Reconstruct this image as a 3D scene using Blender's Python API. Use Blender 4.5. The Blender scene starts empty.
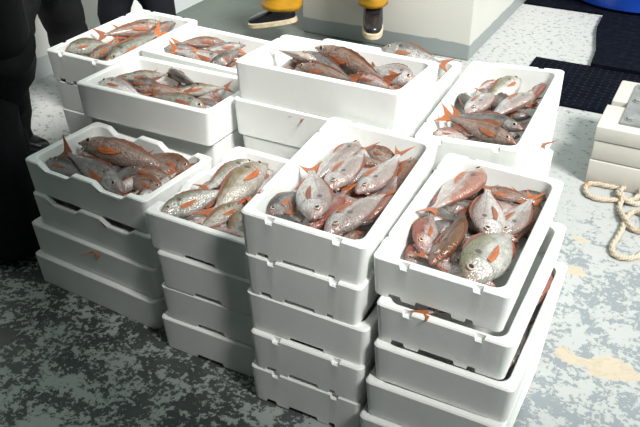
import bpy, bmesh, math, random
from mathutils import Vector, Matrix, Euler, noise

scene = bpy.context.scene
COL = scene.collection
PI = math.pi

# ------------------------------------------------------------------ camera, sky, sun, exposure
cam_d = bpy.data.cameras.new('camera'); cam = bpy.data.objects.new('camera', cam_d); COL.objects.link(cam)
cam_d.sensor_width = 36.0; cam_d.lens = 807.35 / 640 * 36.0; cam_d.clip_start = 0.05
cam.location = (0, 0, 1.867)
cam.rotation_euler = (Matrix.Rotation(math.radians(27), 3, 'Z') @ Matrix.Rotation(PI/2 - 0.562, 3, 'X') @ Matrix.Rotation(0.0025, 3, 'Z')).to_euler()
scene.camera = cam

world = bpy.data.worlds.new('overcast_sky'); scene.world = world; world.use_nodes = True
bg = world.node_tree.nodes['Background']
bg.inputs[0].default_value = (0.88, 1.0, 0.95, 1); bg.inputs[1].default_value = 0.70

sun_d = bpy.data.lights.new('sun', 'SUN'); sun = bpy.data.objects.new('sun', sun_d); COL.objects.link(sun)
sun_d.energy = 4.2; sun_d.angle = math.radians(16); sun_d.color = (1.0, 0.97, 0.93)
sun.rotation_euler = Vector((-0.57, 0.31, -0.73)).to_track_quat('-Z', 'Y').to_euler()
sun.location = (4, 2, 6)

vs = scene.view_settings
vs.view_transform = 'Standard'; vs.look = 'None'; vs.gamma = 1.0; vs.exposure = 0.40; vs.use_curve_mapping = False
ROOF = dict(z=2.3, edge=[(-3.6, -3.2), (2.8, -3.2), (2.8, 0.70), (0.9, 0.72), (0.45, 0.70), (-0.45, 1.36), (-1.0, 1.75), (-1.5, 1.30), (-3.6, 1.10)])   # added unseen canopy, its edge shaped to set which boxes are shaded

# ------------------------------------------------------------------ helpers
def new_mat(name, rough=0.5, spec=0.5):
    m = bpy.data.materials.new(name); m.use_nodes = True
    nt = m.node_tree; b = nt.nodes['Principled BSDF']
    b.inputs['Roughness'].default_value = rough; b.inputs['Specular IOR Level'].default_value = spec
    return m, nt, b
class G:
    """tiny node-graph helper"""
    def __init__(s, nt): s.nt = nt; s.L = nt.links
    def n(s, t, **kw):
        nd = s.nt.nodes.new(t)
        for k, v in kw.items(): setattr(nd, k, v)
        return nd
    def put(s, sock, v):
        if hasattr(v, 'is_output') or isinstance(v, bpy.types.NodeSocket): s.L.new(v, sock)
        else: sock.default_value = v
    def coord(s, kind='Object'): return s.n('ShaderNodeTexCoord').outputs[kind]
    def noise(s, vec, scale, detail=4, rough=0.6):
        nd = s.n('ShaderNodeTexNoise'); s.L.new(vec, nd.inputs['Vector'])
        nd.inputs['Scale'].default_value = scale; nd.inputs['Detail'].default_value = detail; nd.inputs['Roughness'].default_value = rough
        return nd.outputs['Fac']
    def voro(s, vec, scale, out='Distance'):
        nd = s.n('ShaderNodeTexVoronoi'); s.L.new(vec, nd.inputs['Vector']); nd.inputs['Scale'].default_value = scale
        return nd.outputs[out]
    def math(s, op, a, b=0.0, clamp=False):
        nd = s.n('ShaderNodeMath', operation=op); nd.use_clamp = clamp
        s.put(nd.inputs[0], a); s.put(nd.inputs[1], b); return nd.outputs[0]
    def ramp(s, v, a, b, smooth=True):
        nd = s.n('ShaderNodeMapRange'); nd.interpolation_type = 'SMOOTHSTEP' if smooth else 'LINEAR'
        s.put(nd.inputs['Value'], v); s.put(nd.inputs['From Min'], a); s.put(nd.inputs['From Max'], b)
        return nd.outputs[0]
    def mix(s, f, a, b):
        nd = s.n('ShaderNodeMix', data_type='RGBA')
        s.put(nd.inputs[0], f); s.put(nd.inputs[6], a); s.put(nd.inputs[7], b); return nd.outputs[2]
    def xyz(s, vec):
        nd = s.n('ShaderNodeSeparateXYZ'); s.L.new(vec, nd.inputs[0]); return nd.outputs
    def map(s, vec, scale=(1,1,1), loc=(0,0,0)):
        nd = s.n('ShaderNodeMapping'); s.L.new(vec, nd.inputs[0]); nd.inputs['Scale'].default_value = scale; nd.inputs['Location'].default_value = loc
        return nd.outputs[0]
    def bump(s, h, dist, strength=1.0):
        nd = s.n('ShaderNodeBump'); s.L.new(h, nd.inputs['Height']); nd.inputs['Distance'].default_value = dist; nd.inputs['Strength'].default_value = strength
        return nd.outputs[0]
def C4(c): return (c[0], c[1], c[2], 1.0)

def finish(bm, name, mat, parent=None, smooth=True, ang=0.6, mesh_only=False):
    bmesh.ops.recalc_face_normals(bm, faces=bm.faces)
    for f in bm.faces: f.smooth = smooth
    if smooth:
        for e in bm.edges:
            if len(e.link_faces) == 2 and e.calc_face_angle(0) > ang: e.smooth = False
    me = bpy.data.meshes.new(name); bm.to_mesh(me); bm.free()
    me.materials.append(mat)
    return me if mesh_only else link(name, me, parent)
def link(name, me, parent=None):
    o = bpy.data.objects.new(name, me); COL.objects.link(o)
    if parent: o.parent = parent
    return o
def tag(o, label, cat, group=None, kind=None):
    o['label'] = label
    if cat: o['category'] = cat
    if group: o['group'] = group
    if kind: o['kind'] = kind
    return o
def struct(o, label=None):
    o['kind'] = 'structure'
    if label: o['label'] = label
    return o
def add_box(bm, lo, hi, bevel=0.0, M=None):
    r = bmesh.ops.create_cube(bm, size=1.0); vs_ = r['verts']
    for v in vs_:
        v.co = Vector([(lo[i] + hi[i]) / 2 + v.co[i] * (hi[i] - lo[i]) for i in range(3)])
    if bevel:
        es = {e for v in vs_ for e in v.link_edges}
        rb = bmesh.ops.bevel(bm, geom=list(es), offset=bevel, segments=2, affect='EDGES', profile=0.5)
        vs_ = list({v for f in rb['faces'] for v in f.verts} | {v for v in vs_ if v.is_valid})
    if M: bmesh.ops.transform(bm, matrix=M, verts=[v for v in vs_ if v.is_valid])
def add_loft(bm, rings, cap=True):
    """rings: lists of Vectors with the same count, closed round"""
    V = [[bm.verts.new(p) for p in r] for r in rings]
    n = len(V[0])
    for a, b in zip(V, V[1:]):
        for i in range(n):
            bm.faces.new((a[i], a[(i+1) % n], b[(i+1) % n], b[i]))
    if cap:
        bm.faces.new(V[0][::-1]); bm.faces.new(V[-1])
    return V
def add_sphere(bm, c, r, seg=12, rings=8, M=None):
    res = bmesh.ops.create_uvsphere(bm, u_segments=seg, v_segments=rings, radius=1.0)
    m = Matrix.Translation(c) @ (M or Matrix.Identity(4)) @ Matrix.Diagonal((r[0], r[1], r[2], 1))
    bmesh.ops.transform(bm, matrix=m, verts=res['verts'])
def tube_rings(path, radii, n=12, squash=None, wob=0.0, seed=0):
    rings = []; up0 = Vector((0, 0, 1))
    P = [Vector(p) for p in path]
    prev = None
    for i, p in enumerate(P):
        t = (P[min(i+1, len(P)-1)] - P[max(i-1, 0)]).normalized()
        if prev is None:
            a = t.cross(up0)
            if a.length < 0.2: a = t.cross(Vector((0, 1, 0)))
        else:
            a = prev - t * prev.dot(t)
        a.normalize(); prev = a; b = t.cross(a)
        ring = []
        for k in range(n):
            th = 2*PI*k/n; r = radii[i]
            if wob: r *= 1 + wob * noise.noise(Vector((math.cos(th)*1.6, math.sin(th)*1.6, i*0.55 + seed*7.3)))
            ring.append(p + a*math.cos(th)*r + b*math.sin(th)*r*(squash[i] if squash else 1))
        rings.append(ring)
    return rings
def smooth_path(pts, sub=6):
    P = [Vector(p) for p in pts]; out = []
    for i in range(len(P)-1):
        p0, p1, p2, p3 = P[max(i-1, 0)], P[i], P[i+1], P[min(i+2, len(P)-1)]
        for k in range(sub):
            t = k/sub
            out.append(0.5*((2*p1) + (p2-p0)*t + (2*p0-5*p1+4*p2-p3)*t*t + (3*p1-p0-3*p2+p3)*t**3))
    out.append(P[-1]); return out

# ------------------------------------------------------------------ materials
def mat_foam(name='foam', tint=(0.86, 0.88, 0.86)):
    m, nt, b = new_mat(name, 0.55, 0.35); g = G(nt); co = g.coord()
    oi = g.n('ShaderNodeObjectInfo')
    off = g.n('ShaderNodeVectorMath', operation='ADD'); nt.links.new(co, off.inputs[0])
    sc = g.n('ShaderNodeVectorMath', operation='SCALE'); sc.inputs[0].default_value = (17, 31, 5); nt.links.new(oi.outputs['Random'], sc.inputs['Scale'])
    nt.links.new(sc.outputs[0], off.inputs[1]); v = off.outputs[0]
    dirt = g.ramp(g.noise(v, 9, 6, 0.7), 0.52, 0.80)
    scuff = g.ramp(g.noise(g.map(v, (3, 3, 22)), 7, 3, 0.6), 0.66, 0.80)
    col = g.mix(g.math('MULTIPLY', dirt, 0.30), C4(tint), (0.66, 0.66, 0.58, 1))
    col = g.mix(g.math('MULTIPLY', scuff, 0.16), col, (0.50, 0.52, 0.48, 1))
    nt.links.new(col, b.inputs['Base Color'])
    h = g.math('ADD', g.math('MULTIPLY', g.voro(v, 230), 0.5), g.math('MULTIPLY', g.noise(v, 30, 4), 0.9))
    nt.links.new(g.bump(h, 0.0015, 0.5), b.inputs['Normal'])
    return m
FOAM = mat_foam()

def mat_floor():
    m, nt, b = new_mat('worn_deck_paint', 0.6, 0.4); g = G(nt); co = g.coord(); x, y, z = g.xyz(co)[:3]
    n1 = g.noise(co, 13, 9, 0.72); n2 = g.noise(co, 1.6, 3, 0.5); n3 = g.noise(co, 50, 6, 0.7)
    fine = g.math('ADD', g.math('MULTIPLY', n1, 0.55), g.math('MULTIPLY', n3, 0.45))
    fine = g.math('ADD', fine, g.math('MULTIPLY', g.math('SUBTRACT', n2, 0.5), 0.16))
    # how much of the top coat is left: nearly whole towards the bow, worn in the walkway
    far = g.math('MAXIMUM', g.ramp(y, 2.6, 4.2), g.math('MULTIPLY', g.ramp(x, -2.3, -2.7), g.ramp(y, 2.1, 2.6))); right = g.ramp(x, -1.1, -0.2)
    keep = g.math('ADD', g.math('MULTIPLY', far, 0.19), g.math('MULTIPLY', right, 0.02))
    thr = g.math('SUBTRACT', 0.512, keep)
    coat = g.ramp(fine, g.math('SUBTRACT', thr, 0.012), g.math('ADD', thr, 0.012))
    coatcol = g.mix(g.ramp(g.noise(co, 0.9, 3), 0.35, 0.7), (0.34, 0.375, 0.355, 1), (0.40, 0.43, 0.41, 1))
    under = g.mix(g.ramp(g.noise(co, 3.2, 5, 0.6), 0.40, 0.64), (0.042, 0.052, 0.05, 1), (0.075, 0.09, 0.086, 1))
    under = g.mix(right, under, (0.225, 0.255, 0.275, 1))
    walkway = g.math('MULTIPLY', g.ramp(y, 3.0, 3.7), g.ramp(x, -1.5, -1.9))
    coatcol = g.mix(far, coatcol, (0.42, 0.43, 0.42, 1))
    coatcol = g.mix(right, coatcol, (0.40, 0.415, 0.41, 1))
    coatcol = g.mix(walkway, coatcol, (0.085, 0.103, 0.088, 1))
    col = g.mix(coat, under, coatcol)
    # bare primer showing in three scuffed places
    wob = g.math('MULTIPLY', g.math('SUBTRACT', g.noise(co, 8, 5, 0.65), 0.5), 0.22)
    tan = None
    for (cx, cy, r) in ((-0.18, 2.22, 0.05), (-0.03, 2.22, 0.085), (-0.26, 2.72, 0.05), (-0.30, 2.95, 0.03)):
        ddx = g.math('SUBTRACT', x, cx); ddy = g.math('MULTIPLY', g.math('SUBTRACT', y, cy), 1.6)
        dd = g.math('ADD', g.math('SQRT', g.math('ADD', g.math('MULTIPLY', ddx, ddx), g.math('MULTIPLY', ddy, ddy))), wob)
        q = g.ramp(dd, r + 0.004, r - 0.004); tan = q if tan is None else g.math('MAXIMUM', tan, q)
    col = g.mix(tan, col, (0.47, 0.41, 0.32, 1))
    rust = g.ramp(g.noise(g.map(co, (1, 1, 1), (9, 2, 0)), 3.5, 6, 0.7), 0.66, 0.76)
    col = g.mix(g.math('MULTIPLY', rust, 0.55), col, (0.16, 0.10, 0.06, 1))
    speck = g.math('MULTIPLY', g.ramp(g.noise(co, 30, 5, 0.75), 0.555, 0.60), far)
    col = g.mix(g.math('MULTIPLY', speck, 0.8), col, (0.10, 0.12, 0.13, 1))
    nt.links.new(col, b.inputs['Base Color'])
    nt.links.new(g.math('ADD', 0.42, g.math('MULTIPLY', n1, 0.35)), b.inputs['Roughness'])
    h = g.math('ADD', g.math('MULTIPLY', coat, 0.6), g.math('MULTIPLY', n3, 0.5))
    nt.links.new(g.bump(h, 0.002, 0.6), b.inputs['Normal'])
    return m
def mat_paint(name, base, band=None, band_z=0.1, rough=0.45):
    m, nt, b = new_mat(name, rough, 0.4); g = G(nt); co = g.coord(); z = g.xyz(co)[2]
    col = g.mix(g.ramp(g.noise(co, 3, 5), 0.45, 0.8), C4(base), C4([c*0.88 for c in base]))
    speck = g.ramp(g.noise(co, 34, 3, 0.8), 0.73, 0.78)
    col = g.mix(g.math('MULTIPLY', speck, 0.55), col, (0.26, 0.24, 0.20, 1))
    if band:
        e = g.math('ADD', z, g.math('MULTIPLY', g.math('SUBTRACT', g.noise(co, 6, 4), 0.5), 0.035))
        bm_ = g.ramp(e, band_z + 0.003, band_z - 0.003)
        chip = g.ramp(g.noise(co, 22, 4, 0.7), 0.66, 0.72)
        col = g.mix(bm_, col, g.mix(chip, C4(band), (0.16, 0.17, 0.17, 1)))
    nt.links.new(col, b.inputs['Base Color'])
    nt.links.new(g.bump(g.noise(co, 60, 4), 0.001, 0.5), b.inputs['Normal'])
    return m
def mat_plain(name, col, rough=0.5, spec=0.5, var=0.15, scale=20, bump=0.0):
    m, nt, b = new_mat(name, rough, spec); g = G(nt); co = g.coord(); n = g.noise(co, scale, 4)
    nt.links.new(g.mix(g.ramp(n, 0.3, 0.75), C4(col), C4([c*(1-var) for c in col])), b.inputs['Base Color'])
    if bump: nt.links.new(g.bump(n, bump), b.inputs['Normal'])
    return m

def mat_fish():
    m, nt, b = new_mat('fish_skin', 0.28, 0.6); g = G(nt); co = g.coord(); x, y, z = g.xyz(co)[:3]
    oi = g.n('ShaderNodeObjectInfo'); back = oi.outputs['Color']
    sh = g.n('ShaderNodeVectorMath', operation='ADD'); nt.links.new(co, sh.inputs[0])
    sc = g.n('ShaderNodeVectorMath', operation='SCALE'); sc.inputs[0].default_value = (13, 7, 29); nt.links.new(oi.outputs['Random'], sc.inputs['Scale'])
    nt.links.new(sc.outputs[0], sh.inputs[1]); v = sh.outputs[0]
    nz = g.noise(v, 6, 5, 0.65)
    lev = g.math('ADD', z, g.math('MULTIPLY', g.math('SUBTRACT', nz, 0.5), 0.26))
    f = g.ramp(lev, -0.01, 0.13)
    belly = g.mix(oi.outputs['Alpha'], (0.84, 0.82, 0.81, 1), back)
    col = g.mix(f, belly, back)
    # cheek and snout take more of the back colour, with a silver gill plate
    head = g.ramp(g.math('ADD', x, g.math('MULTIPLY', g.math('SUBTRACT', nz, 0.5), 0.10)), 0.16, 0.05)
    col = g.mix(g.math('MULTIPLY', head, 0.6), col, g.mix(0.45, back, (0.42, 0.13, 0.10, 1)))
    ring = g.math('SUBTRACT', g.math('ADD', x, g.math('MULTIPLY', g.math('MULTIPLY', z, z), 1.8)), 0.27)
    gill = g.ramp(g.math('ABSOLUTE', ring), 0.014, 0.003)
    col = g.mix(g.math('MULTIPLY', gill, 0.45), col, (0.16, 0.06, 0.05, 1))
    # dark spot at the start of the lateral line
    dx = g.math('SUBTRACT', x, 0.315); dz = g.math('SUBTRACT', z, 0.085)
    d = g.math('SQRT', g.math('ADD', g.math('MULTIPLY', dx, dx), g.math('MULTIPLY', dz, dz)))
    col = g.mix(g.math('MULTIPLY', g.ramp(d, 0.038, 0.020), 0.85), col, (0.03, 0.022, 0.022, 1))
    ll = g.math('SUBTRACT', z, g.math('SUBTRACT', 0.10, g.math('MULTIPLY', g.math('SUBTRACT', x, 0.25), 0.12)))
    line = g.math('MULTIPLY', g.ramp(g.math('ABSOLUTE', ll), 0.010, 0.003), g.ramp(x, 0.30, 0.34))
    col = g.mix(g.math('MULTIPLY', line, 0.35), col, (0.10, 0.06, 0.05, 1))
    blood = g.ramp(g.noise(v, 3.3, 5, 0.7), 0.60, 0.72)
    col = g.mix(g.math('MULTIPLY', blood, 0.32), col, (0.36, 0.075, 0.05, 1))
    sv = g.voro(g.map(v, (1, 0.6, 1.25)), 46)
    col = g.mix(g.math('MULTIPLY', g.ramp(sv, 0.25, 0.75), 0.10), col, (0.10, 0.07, 0.07, 1))
    mot = g.ramp(g.noise(g.map(v, (1, 1, 1.6)), 13, 6, 0.7), 0.36, 0.62)
    col = g.mix(g.math('MULTIPLY', mot, 0.36), col, g.mix(0.55, back, (0.02, 0.012, 0.012, 1)))
    nt.links.new(col, b.inputs['Base Color'])
    nt.links.new(g.math('ADD', 0.10, g.math('MULTIPLY', g.math('MULTIPLY', g.math('SUBTRACT', 1.0, f), 0.38), g.math('SUBTRACT', 1.0, oi.outputs['Alpha']))), b.inputs['Metallic'])
    nt.links.new(g.math('ADD', 0.18, g.math('MULTIPLY', nz, 0.25)), b.inputs['Roughness'])
    b.inputs['Coat Weight'].default_value = 0.4; b.inputs['Coat Roughness'].default_value = 0.07
    h = g.math('ADD', sv, g.math('MULTIPLY', nz, 0.9))
    nt.links.new(g.bump(h, 0.006, 0.5), b.inputs['Normal'])
    return m
def mat_fin(name, c1, c2, c3=(0.22, 0.09, 0.06)):
    m, nt, b = new_mat(name, 0.35, 0.5); g = G(nt); co = g.coord(); x, y, z = g.xyz(co)[:3]
    rays = g.noise(g.map(co, (3, 1, 40)), 3, 2)
    rnd = g.n('ShaderNodeObjectInfo').outputs['Random']
    col = g.mix(g.ramp(rays, 0.35, 0.65), C4(c1), C4(c2))
    nt.links.new(g.mix(g.math('MULTIPLY', rnd, 0.75), col, C4(c3)), b.inputs['Base Color'])
    b.inputs['Transmission Weight'].default_value = 0.0
    nt.links.new(g.bump(rays, 0.01, 0.5), b.inputs['Normal'])
    return m
def mat_eye():
    m, nt, b = new_mat('fish_eye', 0.08, 0.8); g = G(nt); co = g.coord(); x, y, z = g.xyz(co)[:3]
    r = g.math('SQRT', g.math('ADD', g.math('MULTIPLY', x, x), g.math('MULTIPLY', z, z)))
    col = g.mix(g.ramp(r, 0.56, 0.66), (0.006, 0.006, 0.008, 1), (0.50, 0.43, 0.33, 1))
    col = g.mix(g.ramp(r, 0.78, 0.95), col, (0.30, 0.18, 0.15, 1))
    nt.links.new(col, b.inputs['Base Color']); return m
FISH_M = mat_fish(); EYE_M = mat_eye()
FIN_O = mat_fin('fin_orange', (0.58, 0.20, 0.055), (0.42, 0.095, 0.03))
FIN_R = mat_fin('fin_red', (0.62, 0.10, 0.04), (0.35, 0.05, 0.03))
FIN_B = mat_fin('fin_brown', (0.28, 0.11, 0.06), (0.16, 0.06, 0.04))
MOUTH_M = mat_plain('fish_mouth', (0.20, 0.02, 0.015), 0.3)
WHITE = mat_paint('white_ship_paint', (0.56, 0.555, 0.52), (0.27, 0.30, 0.30), 0.105)
WHITE_L = mat_paint('white_bulwark_paint', (0.74, 0.74, 0.72), (0.50, 0.53, 0.54), 0.13)
BLOCKER_M = mat_plain('light_blocker_dark', (0.10, 0.115, 0.105), 0.6)  # dark surface for the added light blockers around the viewer
BLACK_CLOTH = mat_plain('black_cloth', (0.010, 0.010, 0.012), 0.8, 0.2, 0.4, 14, 0.004)
YELLOW = mat_plain('yellow_oilskin', (0.62, 0.31, 0.015), 0.38, 0.5, 0.25, 9, 0.004)
NAVY_CLOTH = mat_plain('navy_cloth', (0.009, 0.010, 0.015), 0.8, 0.2, 0.3, 14, 0.004)
RUBBER = mat_plain('black_rubber', (0.012, 0.012, 0.016), 0.25, 0.5, 0.3, 30)
SOLE = mat_plain('cream_sole', (0.62, 0.52, 0.36), 0.5, 0.4, 0.3, 40)
SKIN = mat_plain('skin', (0.55, 0.33, 0.24), 0.5, 0.4, 0.15, 30)
HAIR = mat_plain('dark_hair', (0.03, 0.02, 0.015), 0.6, 0.3, 0.4, 60)

# ------------------------------------------------------------------ the setting
def plane_slab(name, lo, hi, mat, label):
    bm = bmesh.new(); add_box(bm, lo, hi); return struct(finish(bm, name, mat, smooth=False), label)
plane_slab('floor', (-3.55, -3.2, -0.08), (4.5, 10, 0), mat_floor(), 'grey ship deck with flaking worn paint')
plane_slab('wall_left', (-3.60, -3.2, -0.05), (-3.48, 10, 2.45), WHITE_L, 'white painted bulwark behind the standing people')
plane_slab('light_blocker_back', (-3.60, -3.35, -0.05), (2.8, -3.2, 2.3), BLOCKER_M, 'added unseen dark wall blocking light behind the viewer')  # added out of view to cut light from behind the camera
plane_slab('light_blocker_right', (2.7, -3.2, -0.05), (2.8, 0.1, 2.3), BLOCKER_M, 'added unseen dark wall blocking light right of the viewer')  # unseen wall, added to hold back light from the near right
bm = bmesh.new()
rp_ = ROOF['edge']
lo_ = [bm.verts.new((x, y, ROOF['z'])) for x, y in rp_]; hi_ = [bm.verts.new((x, y, ROOF['z'] + .1)) for x, y in rp_]
bm.faces.new(lo_[::-1]); bm.faces.new(hi_)
for i in range(len(rp_)): bm.faces.new((lo_[i], lo_[(i+1) % len(rp_)], hi_[(i+1) % len(rp_)], hi_[i]))
struct(finish(bm, 'light_blocker_top', BLOCKER_M, smooth=False), 'added unseen canopy to shade the near left side')  # invented overhead slab that throws shade on the near left

# white block (hatch coaming) the seated person sits on
bm = bmesh.new(); add_box(bm, (-2.50, 4.64, 0), (-1.335, 7.4, 0.56), 0.012)
tag(finish(bm, 'hatch_coaming', WHITE), 'white painted hatch block with chipped grey base under the seated person', 'hatch')

# ------------------------------------------------------------------ foam fish boxes
BOTTOM_TABS = [('b', .13, .24, .014, .004), ('b', .34, .62, .014, .004), ('b', .71, .78, .014, .004)]
BOTTOM_MID = [('b', .36, .66, .013, .004)]
def foam_box(a, b, h, style, seed=0, t=0.026):
    """rim front-left corner at the origin, box hanging down to -h; a along x, b along y"""
    feats = {0: [], 1: [], 2: [], 3: []}
    if style == 'notch':
        for s in (0, 2): feats[s] += [('o', .21, .28, .013, .003), ('o', .74, .81, .013, .003)] + BOTTOM_TABS
        for s in (1, 3): feats[s] += [('o', .16, .20, .012, .003), ('o', .80, .84, .012, .003), ('b', .3, .7, .012, .004)]
    elif style == 'scoop':
        for s in ((0, 2) if a > b else (1, 3)): feats[s] += [('f', .12, .42, .026, .035), ('f', .58, .86, .026, .035)]
        for s in ((1, 3) if a > b else (0, 2)): feats[s] += BOTTOM_MID
    elif style == 'mid':
        for s in range(4): feats[s] += BOTTOM_MID
    elif style == 'plain':
        for s in (1, 3): feats[s] += [('o', .10, .16, .008, .003)]
    def dep(s, kind, u, ln):
        d = 0.0
        for (k, f0, f1, dd, sl) in feats[s]:
            if k not in kind: continue
            c0, c1 = f0*ln, f1*ln
            if c0 <= u <= c1: d = max(d, dd*min(1, (u-c0)/sl, (c1-u)/sl))
        return d
    ro, ri = 0.018, 0.032
    S = []   # samples: (outer corner centre based) -> side, u, point functions
    org = [Vector((0, 0)), Vector((a, 0)), Vector((a, b)), Vector((0, b))]
    dirs = [Vector((1, 0)), Vector((0, 1)), Vector((-1, 0)), Vector((0, -1))]
    nrm = [Vector((0, 1)), Vector((-1, 0)), Vector((0, -1)), Vector((1, 0))]
    lens = [a, b, a, b]
    samples = []
    for s in range(4):
        ln = lens[s]; us = {ro, ln - ro, ri + t, ln - ri - t, ln/2}
        for (k, f0, f1, dd, sl) in feats[s]:
            us |= {f0*ln, f0*ln + sl, f1*ln - sl, f1*ln}
        for u in sorted(us):
            samples.append((s, u, None))
        for k in range(1, 4): samples.append((s, ln, k/4 * PI/2))       # corner arc to the next side
    def pt(smp, off, rad):
        s, u, arc = smp
        if arc is None:
            ln = lens[s]; uu = min(max(u, off + rad), ln - off - rad)
            p = org[s] + dirs[s]*uu + nrm[s]*off
        else:
            c = org[(s+1) % 4] + dirs[s]*(-(off+rad)) + nrm[s]*(off+rad)
            p = c + dirs[s]*math.sin(arc)*rad - nrm[s]*math.cos(arc)*rad
        return p
    hd = []
    for (s, u, arc) in samples:
        if arc is None: hd.append((dep(s, 'of', u, lens[s]), dep(s, 'f', u, lens[s]), dep(s, 'b', u, lens[s])))
        else: hd.append((0, 0, 0))
    bm = bmesh.new(); tp = 0.008   # outside narrows a little to the base
    rng = random.Random(seed)
    def loop(off, rad, zf):
        V = []
        for smp, (do, di, db) in zip(samples, hd):
            p = pt(smp, off(db) if callable(off) else off, rad); V.append(bm.verts.new((p.x, p.y, zf(do, di, db))))
        return V
    loops = [
        loop(tp + 0.03, 0.012, lambda o, i, q: -h + 0.013),
        loop(tp + 0.03, 0.012, lambda o, i, q: -h + q),
        loop(lambda q: tp*(h - 0.022 - q)/(h - 0.022) + 0.003, ro, lambda o, i, q: -h + q),
        loop(lambda q: tp*(h - 0.026 - q)/(h - 0.026), ro, lambda o, i, q: -h + 0.004 + q),
        loop(0.001, ro, lambda o, i, q: -0.022),
        loop(0.0, ro, lambda o, i, q: -0.004 - o),
        loop(0.004, ro, lambda o, i, q: -o),
        loop(t*0.5, 0.024, lambda o, i, q: -o),
        loop(t*0.5 + 0.0015, 0.024, lambda o, i, q: -i),
        loop(t - 0.004, ri, lambda o, i, q: -i),
        loop(t, ri, lambda o, i, q: -0.004 - i),
        loop(t + 0.008, ri, lambda o, i, q: -h + 0.032),
        loop(t + 0.016, ri, lambda o, i, q: -h + 0.024),
    ]
    n = len(samples)
    for A, B_ in zip(loops, loops[1:]):
        for i in range(n):
            j = (i+1) % n
            try: bm.faces.new((A[i], A[j], B_[j], B_[i]))
            except ValueError: pass
    bm.faces.new(loops[0][::-1]); bm.faces.new(loops[-1])
    bmesh.ops.remove_doubles(bm, verts=bm.verts, dist=1e-5)
    bmesh.ops.dissolve_degenerate(bm, edges=bm.edges, dist=1e-5)
    return bm
FRONT_R, MIDDLE, LEFTMID, FARLEFT = 'front right stack', 'middle front stack', 'stack left of the middle one', 'far left stack'
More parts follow.
